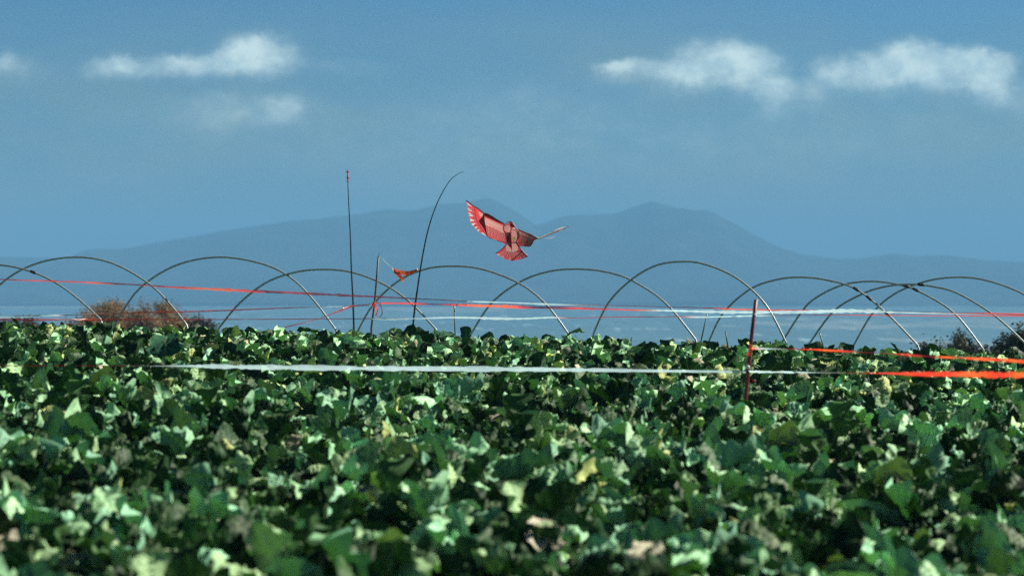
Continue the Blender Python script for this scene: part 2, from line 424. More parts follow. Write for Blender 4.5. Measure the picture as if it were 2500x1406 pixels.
for (x, y, _) in rest:
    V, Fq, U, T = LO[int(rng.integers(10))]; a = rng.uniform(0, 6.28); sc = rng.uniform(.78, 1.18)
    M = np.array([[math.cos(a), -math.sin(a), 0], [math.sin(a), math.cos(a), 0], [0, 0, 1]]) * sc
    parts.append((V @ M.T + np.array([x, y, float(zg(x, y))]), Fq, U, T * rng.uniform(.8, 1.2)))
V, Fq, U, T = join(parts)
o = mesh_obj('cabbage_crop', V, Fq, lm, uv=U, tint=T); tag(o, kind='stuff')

# plants that can be told apart by one outstanding leaf
def special(px, py, d, L, W, az, e0, e1, tint, label, part='large_leaf', kk=0, roll=0.0, ruff=.03, cup=.2, droop=0):
    if py > 820:
        d = 1.595 / ((py - 640) / 5900 + .0192) - .2; L *= 1.15; W *= 1.15
    top = P(px, py, d); gz_ = float(zg(top.x, top.y))
    rt = place_plant(top.x, top.y, kk, .95, random.random() * 6, label, None)
    r = np.random.default_rng(int(px)); Vl, Fl, Ul, Tl = leaf((0, 0, 0), az, L, W, e0, e1, ruff, cup, roll, r, 15, 11, tint)
    Vl = Vl - Vl[np.argmax(Vl[:, 2])] + np.array(top)
    o = mesh_obj(part, Vl, Fl, lm, rt, uv=Ul, tint=Tl, world=True)
    base = Vl[:11].mean(0)
    sV, sF = tube_arrays([(top.x, top.y, gz_ + .1), tuple((np.array((top.x, top.y, gz_ + .1)) + base) / 2 + .01), tuple(base)], [.012, .009, .006], 6)
    mesh_obj('leaf_stalk', sV, sF, stemm, rt, world=True)
DK = (.05, .14, .09)
special(1141, 796, 31.0, .30, .17, R(90), 88, 80, (.05,.16,.11), 'crest cabbage plant with one dark leaf standing upright against the valley', kk=1)
special(1060, 803, 31.0, .34, .34, R(180), 20, -25, DK, 'crest cabbage plant with a broad dark leaf at the right foot of the fourth hoop', kk=2)
special(1415, 799, 31.0, .30, .22, R(0), 50, -30, DK, 'crest cabbage plant with glossy dark leaves beside the right foot of the fifth hoop', kk=3)
special(730, 797, 31.2, .40, .26, R(180), 25, -15, DK, 'crest cabbage plant with a long dark leaf below the slanting red tape', kk=4)
special(430, 812, 25.0, .45, .42, R(-90), 10, -85, (.04,.13,.08), 'cabbage plant with very broad dark leaves hanging in front of the rusty trees', kk=5, ruff=.02)
special(2030, 876, 22.0, .30, .22, R(-60), 10, -60, (.30,.38,.14), 'cabbage plant with pale leaves under the orange tape right of the maroon stake', kk=6)
special(40, 1290, 10.2, .34, .26, R(-70), 30, -70, (.55,.50,.40), 'cabbage plant with bleached whitish leaves at the bottom left corner', 'bleached_leaf', 7, ruff=.1)
special(1300, 1260, 10.6, .26, .24, R(-90), 0, -85, (.50,.44,.36), 'cabbage plant with a bleached tan leaf hanging down at the bottom centre', 'bleached_leaf', 8, ruff=.1)
special(1610, 1310, 10.0, .24, .2, R(-90), 5, -80, (.6,.55,.42), 'cabbage plant with a cream withered leaf near the bottom edge right of centre', 'bleached_leaf', 9, ruff=.12)
special(915, 1150, 12.0, .24, .10, R(-90), 80, 60, (.40,.50,.14), 'cabbage plant with a narrow yellow green leaf standing up left of centre', 'yellow_leaf', 10)
special(610, 945, 19.0, .26, .2, R(-90), 10, -80, (.50,.46,.34), 'cabbage plant with a pale tan leaf just below the white tape', 'bleached_leaf', 11, ruff=.1)
special(1390, 1030, 15.6, .30, .16, R(-80), 60, -60, (.42,.50,.24), 'cabbage plant with a tall pale leaf bent over in the middle of the crop', 'pale_leaf', 12, ruff=.08)

# ------------------------------------------------------------ hoops
pipe = pmat('weathered_pipe', (.36, .40, .44), .42, .25, vary=.2, scale=30)
clampm = pmat('clamp_metal', (.05, .05, .055), .5, .4)
HO = [
 ([(-290,790),(-200,700),(-110,655),(-20,646),(60,658),(130,687),(190,729),(245,779)], 34.6, 'cut off by the left edge of the photo', [(76,663)]),
 ([(-75,790),(0,695),(85,645),(185,628),(275,643),(360,690),(410,737),(455,792)], 35.2, 'second from left, ending right of the rusty trees', []),
 ([(285,785),(340,705),(430,648),(535,628),(640,644),(710,678),(765,732),(820,805)], 34.8, 'third from left, left of both whip poles', []),
 ([(535,800),(585,740),(650,690),(720,665),(790,658),(860,665),(935,693),(1000,737),(1066,806)], 34.4, 'crossed by the straight whip pole', []),
 ([(870,815),(910,745),(970,688),(1035,658),(1105,650),(1180,658),(1270,693),(1335,745),(1390,818)], 34.2, 'directly under the bird kite, behind the red flag', []),
 ([(1150,815),(1200,740),(1270,688),(1340,663),(1410,657),(1480,664),(1545,686),(1625,740),(1698,828)], 34.8, 'just right of the bird kite', []),
 ([(1450,812),(1485,740),(1540,684),(1600,649),(1660,639),(1720,645),(1800,680),(1870,745),(1922,842)], 34.2, 'tallest, right leg behind the maroon stake', []),
 ([(1730,835),(1765,765),(1830,707),(1895,683),(1955,677),(2020,684),(2090,706),(2165,765),(2240,842)], 35.0, 'fourth from right, starting left of the maroon stake', [(2085,703),(2125,726),(2160,757)]),
 ([(1903,845),(1960,757),(2000,722),(2060,695),(2125,687),(2190,694),(2245,712),(2330,765),(2400,852)], 35.4, 'third from right, left one of two low hoops', [(2213,700),(2232,706)]),
 ([(1975,840),(2035,760),(2100,720),(2155,701),(2215,694),(2275,699),(2340,717),(2430,772),(2505,840)], 34.6, 'second from right, right one of two low hoops', [(2245,696)]),
 ([(2083,845),(2130,765),(2185,717),(2260,687),(2335,677),(2410,685),(2500,719),(2570,775),(2635,850)], 35.6, 'last one, cut off by the right edge', []),
]
for (pts, d, lab, cl) in HO:
    sm = catmull([(p[0], p[1], 0) for p in pts], 7)
    cx = pts[len(pts) // 2][0]; yaw = R(-24); dirv = (math.cos(yaw), math.sin(yaw)); c0_ = P(cx, 640, d)
    W3 = []
    for (px, py, _) in sm:
        p1 = P(px, py, 1.0); s = p1.x         # ray (s*y, y): intersect with the vertical plane through c0_
        # (s*y - cx)*dirv[1] - (y - cy)*dirv[0] = 0
        y = (c0_.x * dirv[1] - c0_.y * dirv[0]) / (s * dirv[1] - dirv[0])
        W3.append(P(px, py, y))
    def foot(a, b_):
        z0 = float(zg(a.x, a.y)) - .25; dd = (a - b_); out_ = []
        for i in range(1, 5):
            f = i / 4; out_.append(Vector((a.x + dd.x / max(abs(dd.z), .01) * (a.z - z0) * .38 * (f - .4 * f * f), a.y + dd.y / max(abs(dd.z), .01) * (a.z - z0) * .38 * (f - .4 * f * f), a.z + (z0 - a.z) * f)))
        return out_
    allp = foot(W3[0], W3[1])[::-1] + W3 + foot(W3[-1], W3[-2])
    rt = empty('tunnel_hoop', (c0_.x, c0_.y, float(zg(c0_.x, c0_.y))), 'grey pipe hoop, ' + lab, 'hoop', 'bare tunnel hoops standing in a row beyond the crop')
    MB().tube(allp, .0142, 10).obj('pipe', pipe, rt)
    for (kx, ky) in cl:
        j = min(range(len(W3)), key=lambda i: abs(sm[i][0] - kx)); a, b_ = W3[j], W3[min(j + 1, len(W3) - 1)]
        dd = (b_ - a).normalized()
        MB().tube([a - dd * .05, a - dd * .03, a + dd * .03, a + dd * .05], [.017, .021, .022, .017], 10).obj('clamp', clampm, rt)

# ------------------------------------------------------------ poles, posts, canes
black = pmat('black_fibre', (.012, .014, .018), .45)
redp = pmat('red_wrap', (.5, .05, .07), .5, trans=.3)
whitep = pmat('white_string', (.8, .82, .85), .5)
def to_ground(p, below=.2): return Vector((p.x, p.y, float(zg(p.x, p.y)) - below))
d1 = 33.6
pl = [P(*q_, d1) for q_ in [(864,806),(862,740),(858,660),(855,570),(851,490),(849,440),(848,412)]]
rt = empty('whip_pole', to_ground(pl[0], 0), 'straight thin black whip pole with a pink tuft near its tip', 'pole')
pp = [to_ground(pl[0])] + catmull(pl, 5); pp = [Vector(x) for x in pp]
MB().tube(pp, list(np.linspace(.014, .003, len(pp))), 8).obj('shaft', black, rt)
mb = MB(); rr = random.Random(3); c = P(849, 431, d1)
for i in range(15):
    a = rr.uniform(0, 6.28); z = rr.uniform(-.075, .065); l = rr.uniform(.015, .035)
    p0 = c + Vector((0, 0, z)); p1 = p0 + Vector((math.cos(a) * l, math.sin(a) * l, rr.uniform(-.03, .03)))
    mb.tube([p0, (p0 + p1) / 2 + Vector((0, 0, .006)), p1], [.007, .006, .003], 5)
mb.tube([c - Vector((0, 0, .08)), c + Vector((0, 0, .08))], .009, 6); mb.obj('tuft', pmat('pink_tuft', (.65, .16, .2), .6, trans=.3), rt)

d2 = 33.4
px2 = [(1007,806),(1013,750),(1020,700),(1030,635),(1043,570),(1058,520),(1075,480),(1097,443),(1115,427),(1130,419)]
pl = catmull([tuple(P(*q_, d2)) for q_ in px2], 5); pl = [Vector(x) for x in pl]
rt = empty('whip_pole', to_ground(pl[0], 0), 'thin black whip pole bent over at the top towards the bird kite', 'pole')
pp = [to_ground(pl[0])] + pl
MB().tube(pp, list(np.linspace(.014, .0026, len(pp))), 8).obj('shaft', black, rt)
MB().tube([pl[-1], P(1133, 422, d2)], .0028, 6).obj('tip_cord', black, rt)

d3 = 33.3
greyp = pmat('grey_post', (.12, .13, .14), .6)
rt = empty('tape_post', to_ground(P(906, 805, d3), 0), 'short grey post between the whip poles with tapes knotted round it', 'post')
MB().tube([to_ground(P(905, 812, d3)), P(907, 800, d3), P(914, 745, d3), P(919, 690, d3), P(924, 625, d3)], [.017, .016, .015, .014, .013], 8).obj('shaft', greyp, rt)
MB().tube([P(924, 628, d3 - .015), P(927, 620, d3 - .015), P(924, 617, d3 - .015)], .003, 5).obj('wire_loop', black, rt)

tapem = pmat('plastic_tape', (1, 1, 1), .28, vary=.12, attr='tint', trans=.62, spec=.6, scale=8)
_t = tapem.node_tree; _o = [n for n in _t.nodes if n.type == 'OUTPUT_MATERIAL'][0]; _src = _o.inputs[0].links[0].from_socket
_tp = _t.nodes.new('ShaderNodeBsdfTransparent'); _mx = _t.nodes.new('ShaderNodeMixShader'); _mx.inputs[0].default_value = .22     # thin see-through film
_t.links.new(_src, _mx.inputs[1]); _t.links.new(_tp.outputs[0], _mx.inputs[2]); _t.links.new(_mx.outputs[0], _o.inputs[0])
RED, RED_LIT, WHT, RED_SHADE = (.80, .05, .03), (.88, .14, .035), (.60, .82, .92), (.25, .015, .03)  # sunlit orange and shaded maroon stretches of red tape are painted into the tint
def ribbon_arrays(pts, n=10, seed=1):
    r = np.random.default_rng(seed)
    P3 = [tuple(P(p[0], p[1], p[2])) + (p[3] * .85 * p[2] / F / max(math.cos(math.radians(p[4])), .5), math.radians(p[4])) + tuple(p[5]) for p in pts]
    out_ = catmull(P3, n); V, T, Fs = [], [], []
    for i, q_ in enumerate(out_):
        a = np.array(out_[max(i - 1, 0)][:3]); b_ = np.array(out_[min(i + 1, len(out_) - 1)][:3]); tdir = b_ - a; tdir /= np.linalg.norm(tdir) + 1e-9
        up = np.array((0, 0, 1.0)); up -= tdir * up.dot(tdir); up /= np.linalg.norm(up); back = np.cross(tdir, up)
        th = q_[4] + r.normal(0, .16); wd = max(q_[3], .002) * .5 * r.uniform(.88, 1.12)
        s = up * math.cos(th) + back * math.sin(th); s2 = -up * math.sin(th) + back * math.cos(th)
        c = np.array(q_[:3])
        for f in (-1, -.35, .35, 1): V.append(c + s * wd * f + s2 * wd * .22 * (1 - f * f)); T.append(np.clip(q_[5:8], 0.01, .95))
    for i in range(len(out_) - 1):
        for j in range(3): Fs.append((i * 4 + j, i * 4 + j + 1, (i + 1) * 4 + j + 1, (i + 1) * 4 + j))
    return np.array(V), np.array(Fs), np.array(T)
def ribbon(name, pts, label, cat='tape', group=None, parent=None, n=10, seed=1):
    V, Fs, T = ribbon_arrays(pts, n, seed)
    o = mesh_obj(name, V, Fs, tapem, parent, tint=T)
    if parent is None: tag(o, label, cat, group)
    return o
TG = 'flutter tapes strung across the field'
# knots and loose ends on the short post
ribbon('loose_tape_end', [(917,735,d3-.04,5,10,WHT),(912,742,d3-.05,8,20,RED),(918,752,d3-.05,5,60,RED),(921,760,d3-.05,5,10,RED_LIT),(918,770,d3-.05,4,30,RED_SHADE),(920,775,d3-.05,4,0,WHT)], None, parent=rt)
ribbon('loose_tape_end', [(915,738,d3-.03,4,20,RED),(926,742,d3-.04,3,0,RED_SHADE),(932,755,d3-.04,3,40,RED_SHADE),(932,768,d3-.04,3,0,RED_SHADE),(925,776,d3-.04,2,0,RED_SHADE)], None, parent=rt)
mb = MB(); c = P(913, 742, d3)
for i in range(4): mb.tube([c + Vector((.024 * math.cos(a), .024 * math.sin(a), -.012 + .01 * i)) for a in np.linspace(0, 6.28, 12)], .006, 5)
mb.obj('tape_knot', redp, rt)

# red flag flying from the post on a white string
flag = pmat('red_flag_plastic', (.85, .07, .02), .35, trans=.65, tcol=(.95, .16, .02))
rt = empty('red_flag', tuple(P(958, 658, d3)), 'bright red plastic flag with two pointed tails flying from the short post', 'flag')
def poly_sheet(name, outline, inner_depth, mat, parent, d):
    pass
fl = [(957,655,0),(964,656,.0),(975,659,.03),(988,662,.06),(1000,662,.08),(1010,659,.1),(1018,657,.12),(1019,661,.12),(1012,665,.1),(1002,670,.08),(992,673,.05),(982,670,.02),(978,670,-.02),(983,676,-.06),(988,681,-.08),(984,683,-.08),(987,690,-.1),(984,689,-.09),(977,680,-.06),(968,672,-.04),(959,661,0)]
Vf = [P(x_, y_, d3 + z_) for (x_, y_, z_) in fl]
import bmesh
def filled(Vs, name, mat, parent, thick=.0015, mats=None):
    bm = bmesh.new(); vs = [bm.verts.new(v_) for v_ in Vs]; f_ = bm.faces.new(vs); bmesh.ops.triangulate(bm, faces=[f_])
    me = bpy.data.meshes.new(name); bm.to_mesh(me); bm.free(); me.materials.append(mat)
    o = bpy.data.objects.new(name, me); col.objects.link(o); o.parent = parent; o.matrix_parent_inverse = mat_inv(parent)
    return o
filled(Vf, 'cloth', flag, rt)
MB().tube([P(957, 654, d3 - .01), P(960, 662, d3 - .01), P(966, 669, d3 - .02)], .006, 6).obj('hem', whitep, rt)
MB().tube([P(1018, 662, d3 + .12), P(1018, 655, d3 + .12)], .006, 6).obj('hem', whitep, rt)
MB().tube([P(926, 622, d3 - .015), P(940, 639, d3 - .012), P(957, 655, d3 - .01)], .0022, 5).obj('string', whitep, rt)

# green canes
cane = pmat('green_cane', (.02, .09, .06), .5)
for (a, b_, lab, wt) in [((1111,815),(1109,744),'thin green cane with a white cap under the bird kite',True),((1712,830),(1727,764),'thin green cane leaning right behind the crest between two hoops',True),
                    ((1775,832),(1771,808),'short dark green cane stub just left of the maroon stake',False),((2009,842),(2001,811),'short dark green cane stub leaning left right of the maroon stake',True)]:
    d = 33.0; p0, p1 = P(*a, d), P(*b_, d); dd = (p0 - p1); dd = dd / abs(dd.z)
    base_ = p0 + dd * (p0.z - float(zg(p0.x, p0.y)) + .1)
    rt = empty('garden_cane', (base_.x, base_.y, float(zg(base_.x, base_.y))), lab, 'cane', 'green canes along the crest')
    MB().tube([base_, p0, p1], [.010, .0095, .008], 7).obj('shaft', cane, rt)
    if wt:
        c = p1 + dd * .035; MB().tube([c + dd * .012, c - dd * .012], [.011, .011], 8).obj('white_clip', whitep, rt)

# maroon stake
dS = 21.7
mar = pmat('maroon_paint', (.16, .014, .022), .45, vary=.5, scale=12)
b0 = P(1820, 975, dS); rt = empty('marker_stake', to_ground(b0, 0), 'dark maroon stake leaning slightly right, standing in the crop with tapes tied to it', 'stake')
sh = [P(1812, 1040, dS), P(1820, 975, dS), P(1828, 890, dS), P(1836, 810, dS), P(1846, 731, dS)]; sh = [to_ground(sh[0]) ] + sh[1:]
MB().tube(sh, [.019, .018, .0175, .017, .0165], 10).obj('shaft', mar, rt)
for (kx, ky, nm, mt_, rd) in [(1826, 896, 'white_knot', whitep, .016), (1841, 930, 'red_bead', redp, .014), (1842, 768, 'white_band', whitep, .0)]:
    mb = MB(); c = P(kx, ky, dS - .04)
    if rd:
        for i in range(3): mb.tube([c + Vector((rd * .7 * math.cos(a + i), rd * .5 * math.sin(a), rd * .7 * math.sin(a + i * .8))) for a in np.linspace(0, 6.2, 9)], rd * .45, 6)
    else: c = P(kx, ky, dS); mb.tube([c - Vector((0, 0, .008)), c + Vector((.001, 0, .008))], .0185, 10)
    mb.obj(nm, mt_, rt)
ribbon('tape_wrap', [(1826,868,dS-.03,7,0,RED),(1832,856,dS-.035,11,25,RED_LIT),(1834,848,dS-.035,11,40,RED_LIT),(1828,842,dS-.03,8,10,RED)], None, parent=rt, n=5)

# ------------------------------------------------------------ tapes
T = lambda *a: a
ribbon('flutter_tape', [T(-300,668,30,3.2,10,RED),T(0,682,31,3.2,10,RED),T(120,686,31,4.0,15,RED),T(200,689,31,4.0,35,RED),T(240,691,31,5.6,45,RED_LIT),T(330,695,31.2,4.0,0,RED),T(420,701,31.3,4.8,30,RED),T(480,704,31.4,6.4,50,RED_LIT),
   T(545,707,31.5,7.2,55,RED_LIT),T(620,711,31.6,7.2,40,RED),T(700,714,31.8,6.4,-20,RED),T(780,718,32,7.2,-45,RED_SHADE),T(860,722,32.2,6.4,-50,RED_SHADE),T(930,725,32.4,5.6,-40,RED_SHADE),T(1010,729,32.6,4.0,-20,RED_SHADE),T(1100,733,32.8,2.4,-20,RED_SHADE),T(1150,736,33,4.0,45,WHT),T(1250,739,33,3.2,50,WHT),T(1350,743,33,4.0,40,WHT),
   T(1500,746,33,2.0,0,RED_SHADE),T(1620,749,32.9,2.4,-20,RED_SHADE),T(1740,752,32.8,4.0,-20,RED),T(1800,755,32.7,4.0,40,RED_LIT),T(1930,757,32.6,3.2,30,RED),T(2060,757,32.5,1.6,0,RED_SHADE),T(2230,762,32.4,3.2,-20,RED_SHADE),T(2330,764,32.3,3.2,0,RED_SHADE),T(2420,765,32.2,4.0,20,RED),T(2520,767,32,4.0,20,RED),T(2800,770,31,4.0,20,RED)],
   'highest tape, long and red, sloping from the left edge past both whip poles', group=TG, seed=2)
ribbon('flutter_tape', [T(921,741,d3,3,10,RED),T(950,740,33.1,4,40,RED),T(1010,741,33,5,45,RED),T(1060,743,32.9,3,-20,RED_SHADE),T(1110,744,32.8,5,35,RED),T(1160,746,32.7,8,50,RED_LIT),T(1230,748,32.6,9,50,RED_LIT),T(1280,750,32.5,8,10,RED),T(1340,751,32.5,7,-10,RED_SHADE),T(1420,753,32.4,7,30,RED),T(1490,755,32.4,4,20,RED),
   T(1560,757,32.3,4,30,RED_LIT),T(1620,758,32.3,5,50,WHT),T(1700,760,32.2,8,50,WHT),T(1800,762,32.2,9,52,WHT),T(1900,762,32.1,8,50,WHT),T(1980,761,32.1,9,52,WHT),T(2060,759,32,11,50,WHT),T(2140,760,32,9,50,WHT),T(2210,763,32,3,60,WHT),T(2500,769,31.5,3,0,RED_SHADE),T(2800,774,31,3,0,RED_SHADE)],
   'bright orange and white tape running right from the short post under the bird kite', group=TG, seed=4)
ribbon('flutter_tape', [T(-300,782,28,6,-10,RED_SHADE),T(0,780,29,6,-30,RED_SHADE),T(90,781,29.2,6,0,RED),T(170,780,29.5,5,-30,RED_SHADE),T(240,781,29.8,5,10,RED),T(340,780,30,4,-30,RED_SHADE),T(500,780,30.5,3,-40,RED_SHADE),T(700,779,31,2.5,-40,RED_SHADE),T(880,778,31.5,2.5,0,RED_SHADE),T(915,778,31.6,4,40,WHT),T(960,779,31.8,6,50,WHT),T(1030,777,32,4,50,WHT),
   T(1110,775,32,5,50,WHT),T(1200,777,32,7,50,WHT),T(1270,778,32,5,50,WHT),T(1345,775,32,5,50,WHT),T(1400,776,32,2,0,RED),T(1500,774,32,2.5,10,RED),T(1640,773,32,2.5,-20,RED),T(1720,774,31.9,4,50,WHT),T(1840,771,31.8,4,50,WHT),T(1930,770,31.7,2,-20,RED_SHADE),T(2100,769,31.5,2.5,10,RED),T(2300,771,31.2,2,10,RED),T(2600,771,30.6,3,10,RED)],
   'lowest far tape, dark red before the rusty trees and white further right', group=TG, seed=6)
ribbon('flutter_tape', [T(-250,776,30,5,50,WHT),T(0,774,30.5,5,50,WHT),T(60,772,30.7,7,52,WHT),T(120,770,31,6,50,WHT),T(170,769,31,2.5,0,RED_SHADE),T(240,766,31.3,2.5,-20,RED_SHADE),T(290,765,31.5,2.5,0,RED_SHADE),T(360,762,31.7,4,20,RED),T(450,761,32,4,0,RED),T(540,758,32.3,4.5,10,RED),T(640,754,32.6,4,0,RED),T(720,751,32.8,3,-20,RED_SHADE),T(790,749,33,2.5,20,WHT),T(850,747,33.1,3,50,WHT),T(908,744,33.2,4,40,WHT)],
   'thin white then red tape crossing the rusty trees and rising to the short post', group=TG, seed=8)
ribbon('flutter_tape', [T(690,800,32,3,-30,RED_SHADE),T(720,793,32.1,3,-30,RED_SHADE),T(760,783,32.3,3,-30,RED_SHADE),T(795,772,32.5,2.5,0,RED_SHADE),T(815,764,32.7,4,0,RED),T(845,752,32.9,7,-10,RED),T(862,747,33,5,0,RED),T(885,745,33.1,2.5,20,RED),T(908,743,33.2,2.5,0,RED)],
   'short slanting dark red tape dropping left from the short post into the crop', group=TG, seed=9)
ribbon('flutter_tape', [T(-250,888,22,4,-30,RED_SHADE),T(0,892,22,3,-50,RED_SHADE),T(150,893,22,2,-60,RED_SHADE),T(300,893,22,2,-60,RED_SHADE),T(430,893,22,4,30,WHT),T(520,894,22,12,50,WHT),T(620,896,22,14,50,WHT),T(720,897,22,15,52,WHT),T(900,899,22,15,50,WHT),T(1100,900,21.9,15,50,WHT),T(1250,901,21.9,15,50,WHT),T(1450,903,21.8,11,50,WHT),T(1600,905,21.8,8,40,WHT),T(1700,906,21.7,7,20,WHT),T(1820,907,21.66,8,20,WHT)],
   'broad white tape stretched across the crop from the left edge to the maroon stake', group=TG, seed=11)
ribbon('flutter_tape', [T(1836,850,21.64,8,20,RED_LIT),T(1870,851,21.5,4,0,WHT),T(1930,852,21.3,3,-20,RED_SHADE),T(1985,853,21,4,30,RED),T(2015,855,20.9,6,45,RED_LIT),T(2060,857,20.7,5,20,RED),T(2110,860,20.5,3,-30,RED_SHADE),T(2170,863,20.3,2,0,RED_SHADE),T(2215,866,20.1,6,10,RED),T(2270,870,19.9,4,-20,RED_SHADE),T(2310,872,19.7,6,40,RED_LIT),T(2345,873,19.6,3,-10,RED),T(2390,876,19.4,9,45,RED_LIT),T(2440,878,19.2,8,0,RED),T(2480,881,19,9,40,RED_LIT),T(2520,884,18.8,10,30,RED),T(2800,900,17.5,12,30,RED)],
   'upper orange red tape from the maroon stake to the right edge', group=TG, seed=12)
ribbon('flutter_tape', [T(1832,907,21.6,9,50,WHT),T(1890,908,21.2,5,60,WHT),T(1980,909,20.6,2,0,WHT),T(2080,910,20,1.5,0,RED_SHADE),T(2150,911,19.4,3,40,RED),T(2200,912,19,8,45,RED),T(2260,913,18.7,13,10,RED),T(2320,913,18.3,15,40,RED),T(2380,914,17.9,17,45,RED_LIT),T(2440,915,17.6,16,40,RED),T(2500,915,17.2,17,45,RED_LIT),T(2560,916,16.8,17,40,RED_LIT),T(2900,924,15,17,40,RED)],
   'lower and broadest orange red tape entering from the right edge, in front of the crop', group=TG, seed=13)

# ------------------------------------------------------------ bird kite
dK = 33.0
KS = 6.392
def K(x_, y_, z_=0.0): return P(1080 + x_ / KS, 460 + y_ / KS, dK + z_)
def kdepth(x_):   # wings sweep away from the viewer towards both tips
    if x_ < 980: return .10 * ((980 - x_) / 600) ** 1.6
    if x_ > 1180: return .08 * ((x_ - 1180) / 320) ** 1.5 + (max(0, x_ - 1500) / 460) * .45
    return 0.0
kred = pmat('kite_red_film', (.55, .08, .085), .4, trans=.72, tcol=(.85, .10, .12), vary=.3, scale=30)
kdark = pmat('kite_dark_red_print_and_shade', (.14, .012, .02), .45, trans=.3, tcol=(.16, .01, .02))
kpale = pmat('kite_pale_print', (.70, .32, .31), .45, trans=.72, tcol=(.95, .42, .39), vary=.45, scale=60)
kwhite = pmat('kite_white_print', (.85, .80, .78), .4, trans=.6, tcol=(.95, .92, .9))
kyel = pmat('kite_ochre_print', (.65, .35, .12), .45, trans=.5, tcol=(.7, .4, .15), vary=.5, scale=80)
kspar = pmat('kite_black_spar', (.012, .01, .015), .4)
kroot = empty('bird_kite', tuple(K(1075, 800)), 'red and white bird of prey kite with spread wings hovering above the hoops', 'kite')
KM = [kred, kdark, kpale, kwhite, kyel]
def inside(px_, py_, poly):
    c = np.zeros(px_.shape, bool); n = len(poly)
    for i in range(n):
        x0, y0 = poly[i]; x1, y1 = poly[(i + 1) % n]
        if y0 == y1: continue
        c ^= ((y0 > py_) != (y1 > py_)) & (px_ < (x1 - x0) * (py_ - y0) / (y1 - y0) + x0)
    return c
class Sheet:      # printed film: a fine grid whose faces take the colour of the print or painted shade that covers them
    def __init__(s, layer=0, step=4.0): s.P = []; s.layer = layer; s.step = step; s.base = []
    def poly(s, pts, m=0, layer=0, base=False):
        if base or not s.P: s.base.append(pts)
        s.P.append((layer, len(s.P), m, pts))
    def line(s, x0, y0, x1, y1, wd, m=3, layer=2):
        dx_, dy_ = x1 - x0, y1 - y0; l = math.hypot(dx_, dy_); nx_, ny_ = -dy_ / l * wd / 2, dx_ / l * wd / 2
        s.poly([(x0 + nx_, y0 + ny_), (x0 - nx_, y0 - ny_), (x1 - nx_ * .6, y1 - ny_ * .6), (x1 + nx_ * .6, y1 + ny_ * .6)], m, layer)
    def obj(s, name):
        allx = [p[0] for b_ in s.base for p in b_]; ally = [p[1] for b_ in s.base for p in b_]
        gx_ = np.arange(min(allx), max(allx) + s.step, s.step); gy_ = np.arange(min(ally), max(ally) + s.step, s.step)
        cx, cy = np.meshgrid(gx_[:-1] + s.step / 2, gy_[:-1] + s.step / 2)
        keep = np.zeros(cx.shape, bool)
        for b_ in s.base: keep |= inside(cx, cy, b_)
        mi = np.zeros(cx.shape, int)
        for (_, _, m, pts) in sorted(s.P, key=lambda q_: (q_[0], q_[1])): mi[inside(cx, cy, pts)] = m
        nxv = len(gx_); V, Fs, ids, M = [], [], {}, []
        def vid(i, j):
            if (i, j) not in ids: ids[(i, j)] = len(V); V.append(K(gx_[j], gy_[i], kdepth(gx_[j]) - .004 * s.layer))
            return ids[(i, j)]
        for i, j in zip(*np.nonzero(keep)):
            Fs.append((vid(i + 1, j), vid(i + 1, j + 1), vid(i, j + 1), vid(i, j))); M.append(int(mi[i, j]))
        return mesh_obj(name, V, Fs, KM, kroot, True, mi=M)
def bowspar(pts, rad=.0045, name='spar', fwd=.012):
    sm = catmull([(x_, y_, 0) for x_, y_ in pts], 5)
    MB().tube([K(x_, y_, kdepth(x_) - fwd) for x_, y_, _ in sm], rad, 6).obj(name, kspar, kroot)
# left wing
s = Sheet()
s.poly([(370,188),(500,285),(560,320),(645,385),(700,400),(760,430),(870,500),(980,560),(950,600),(960,660),(990,720),(1003,850),(975,875),(940,845),(830,808),(700,752),(640,720),(560,675),(520,630),(450,552),(430,500),(410,400),(395,300),(383,230)])
for tri in [[(383,222),(470,288),(440,285),(398,258)],[(394,300),(468,352),(430,350),(408,340)],[(412,372),(488,432),(450,436),(424,430)],[(430,462),(505,508),(470,512),(442,518)],[(450,548),(525,540),(500,565),(480,588)],[(505,605),(545,598),(540,620),(525,636)],[(532,652),(582,640),(575,665),(565,678)],[(596,692),(640,690),(665,715),(692,745)],[(760,778),(830,800),(900,835),(885,840),(820,812)],[(938,845),(960,862),(972,885),(960,880)]]: s.poly(tri, 3, 1)
for i, (x0, y0, x1, y1) in enumerate([(470,285,390,250),(500,330,405,320),(505,390,418,405),(510,450,432,470),(520,510,440,535),(540,560,470,575),(560,610,500,622),(590,650,545,668)]): s.line(x0, y0 + 12, x1, y1 + 8, 7, 1, 2)
s.poly([(655,455),(720,480),(820,525),(960,590),(955,665),(985,705),(930,690),(860,645),(790,605),(720,590),(662,560)], 2, 1)
for i in range(13):
    x0 = 690 + i * 23; y0 = 590 + i * 9.5; s.line(x0, y0, x0 + 6, min(y0 + 130, 745 + i * 9), 5, 3 if i % 2 else 2, 2); s.line(x0 + 11, y0 + 8, x0 + 17, min(y0 + 130, 745 + i * 9), 5, 1, 2)
for i in range(11):
    x0 = 672 + i * 26; y0 = 500 + i * 12; s.line(x0, y0, x0 + 13, y0 + 16, 4, 3, 2); s.line(x0 + 13, y0 + 16, x0 + 26, y0 + 4, 4, 3, 2)
    s.line(x0, y0 + 55, x0 + 12, y0 + 73, 4, 3, 2); s.line(x0 + 12, y0 + 73, x0 + 25, y0 + 62, 4, 3, 2)
s.poly([(560,360),(640,400),(625,440),(590,445)], 2, 1)
s.poly([(652,385),(655,480),(672,600),(703,752),(640,620),(565,515),(620,460)], 1, 3)  # doubled film at the keel, its pocket shadow painted in as dark red
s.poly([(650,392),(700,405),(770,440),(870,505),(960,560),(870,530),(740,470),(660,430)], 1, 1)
s.obj('left_wing')
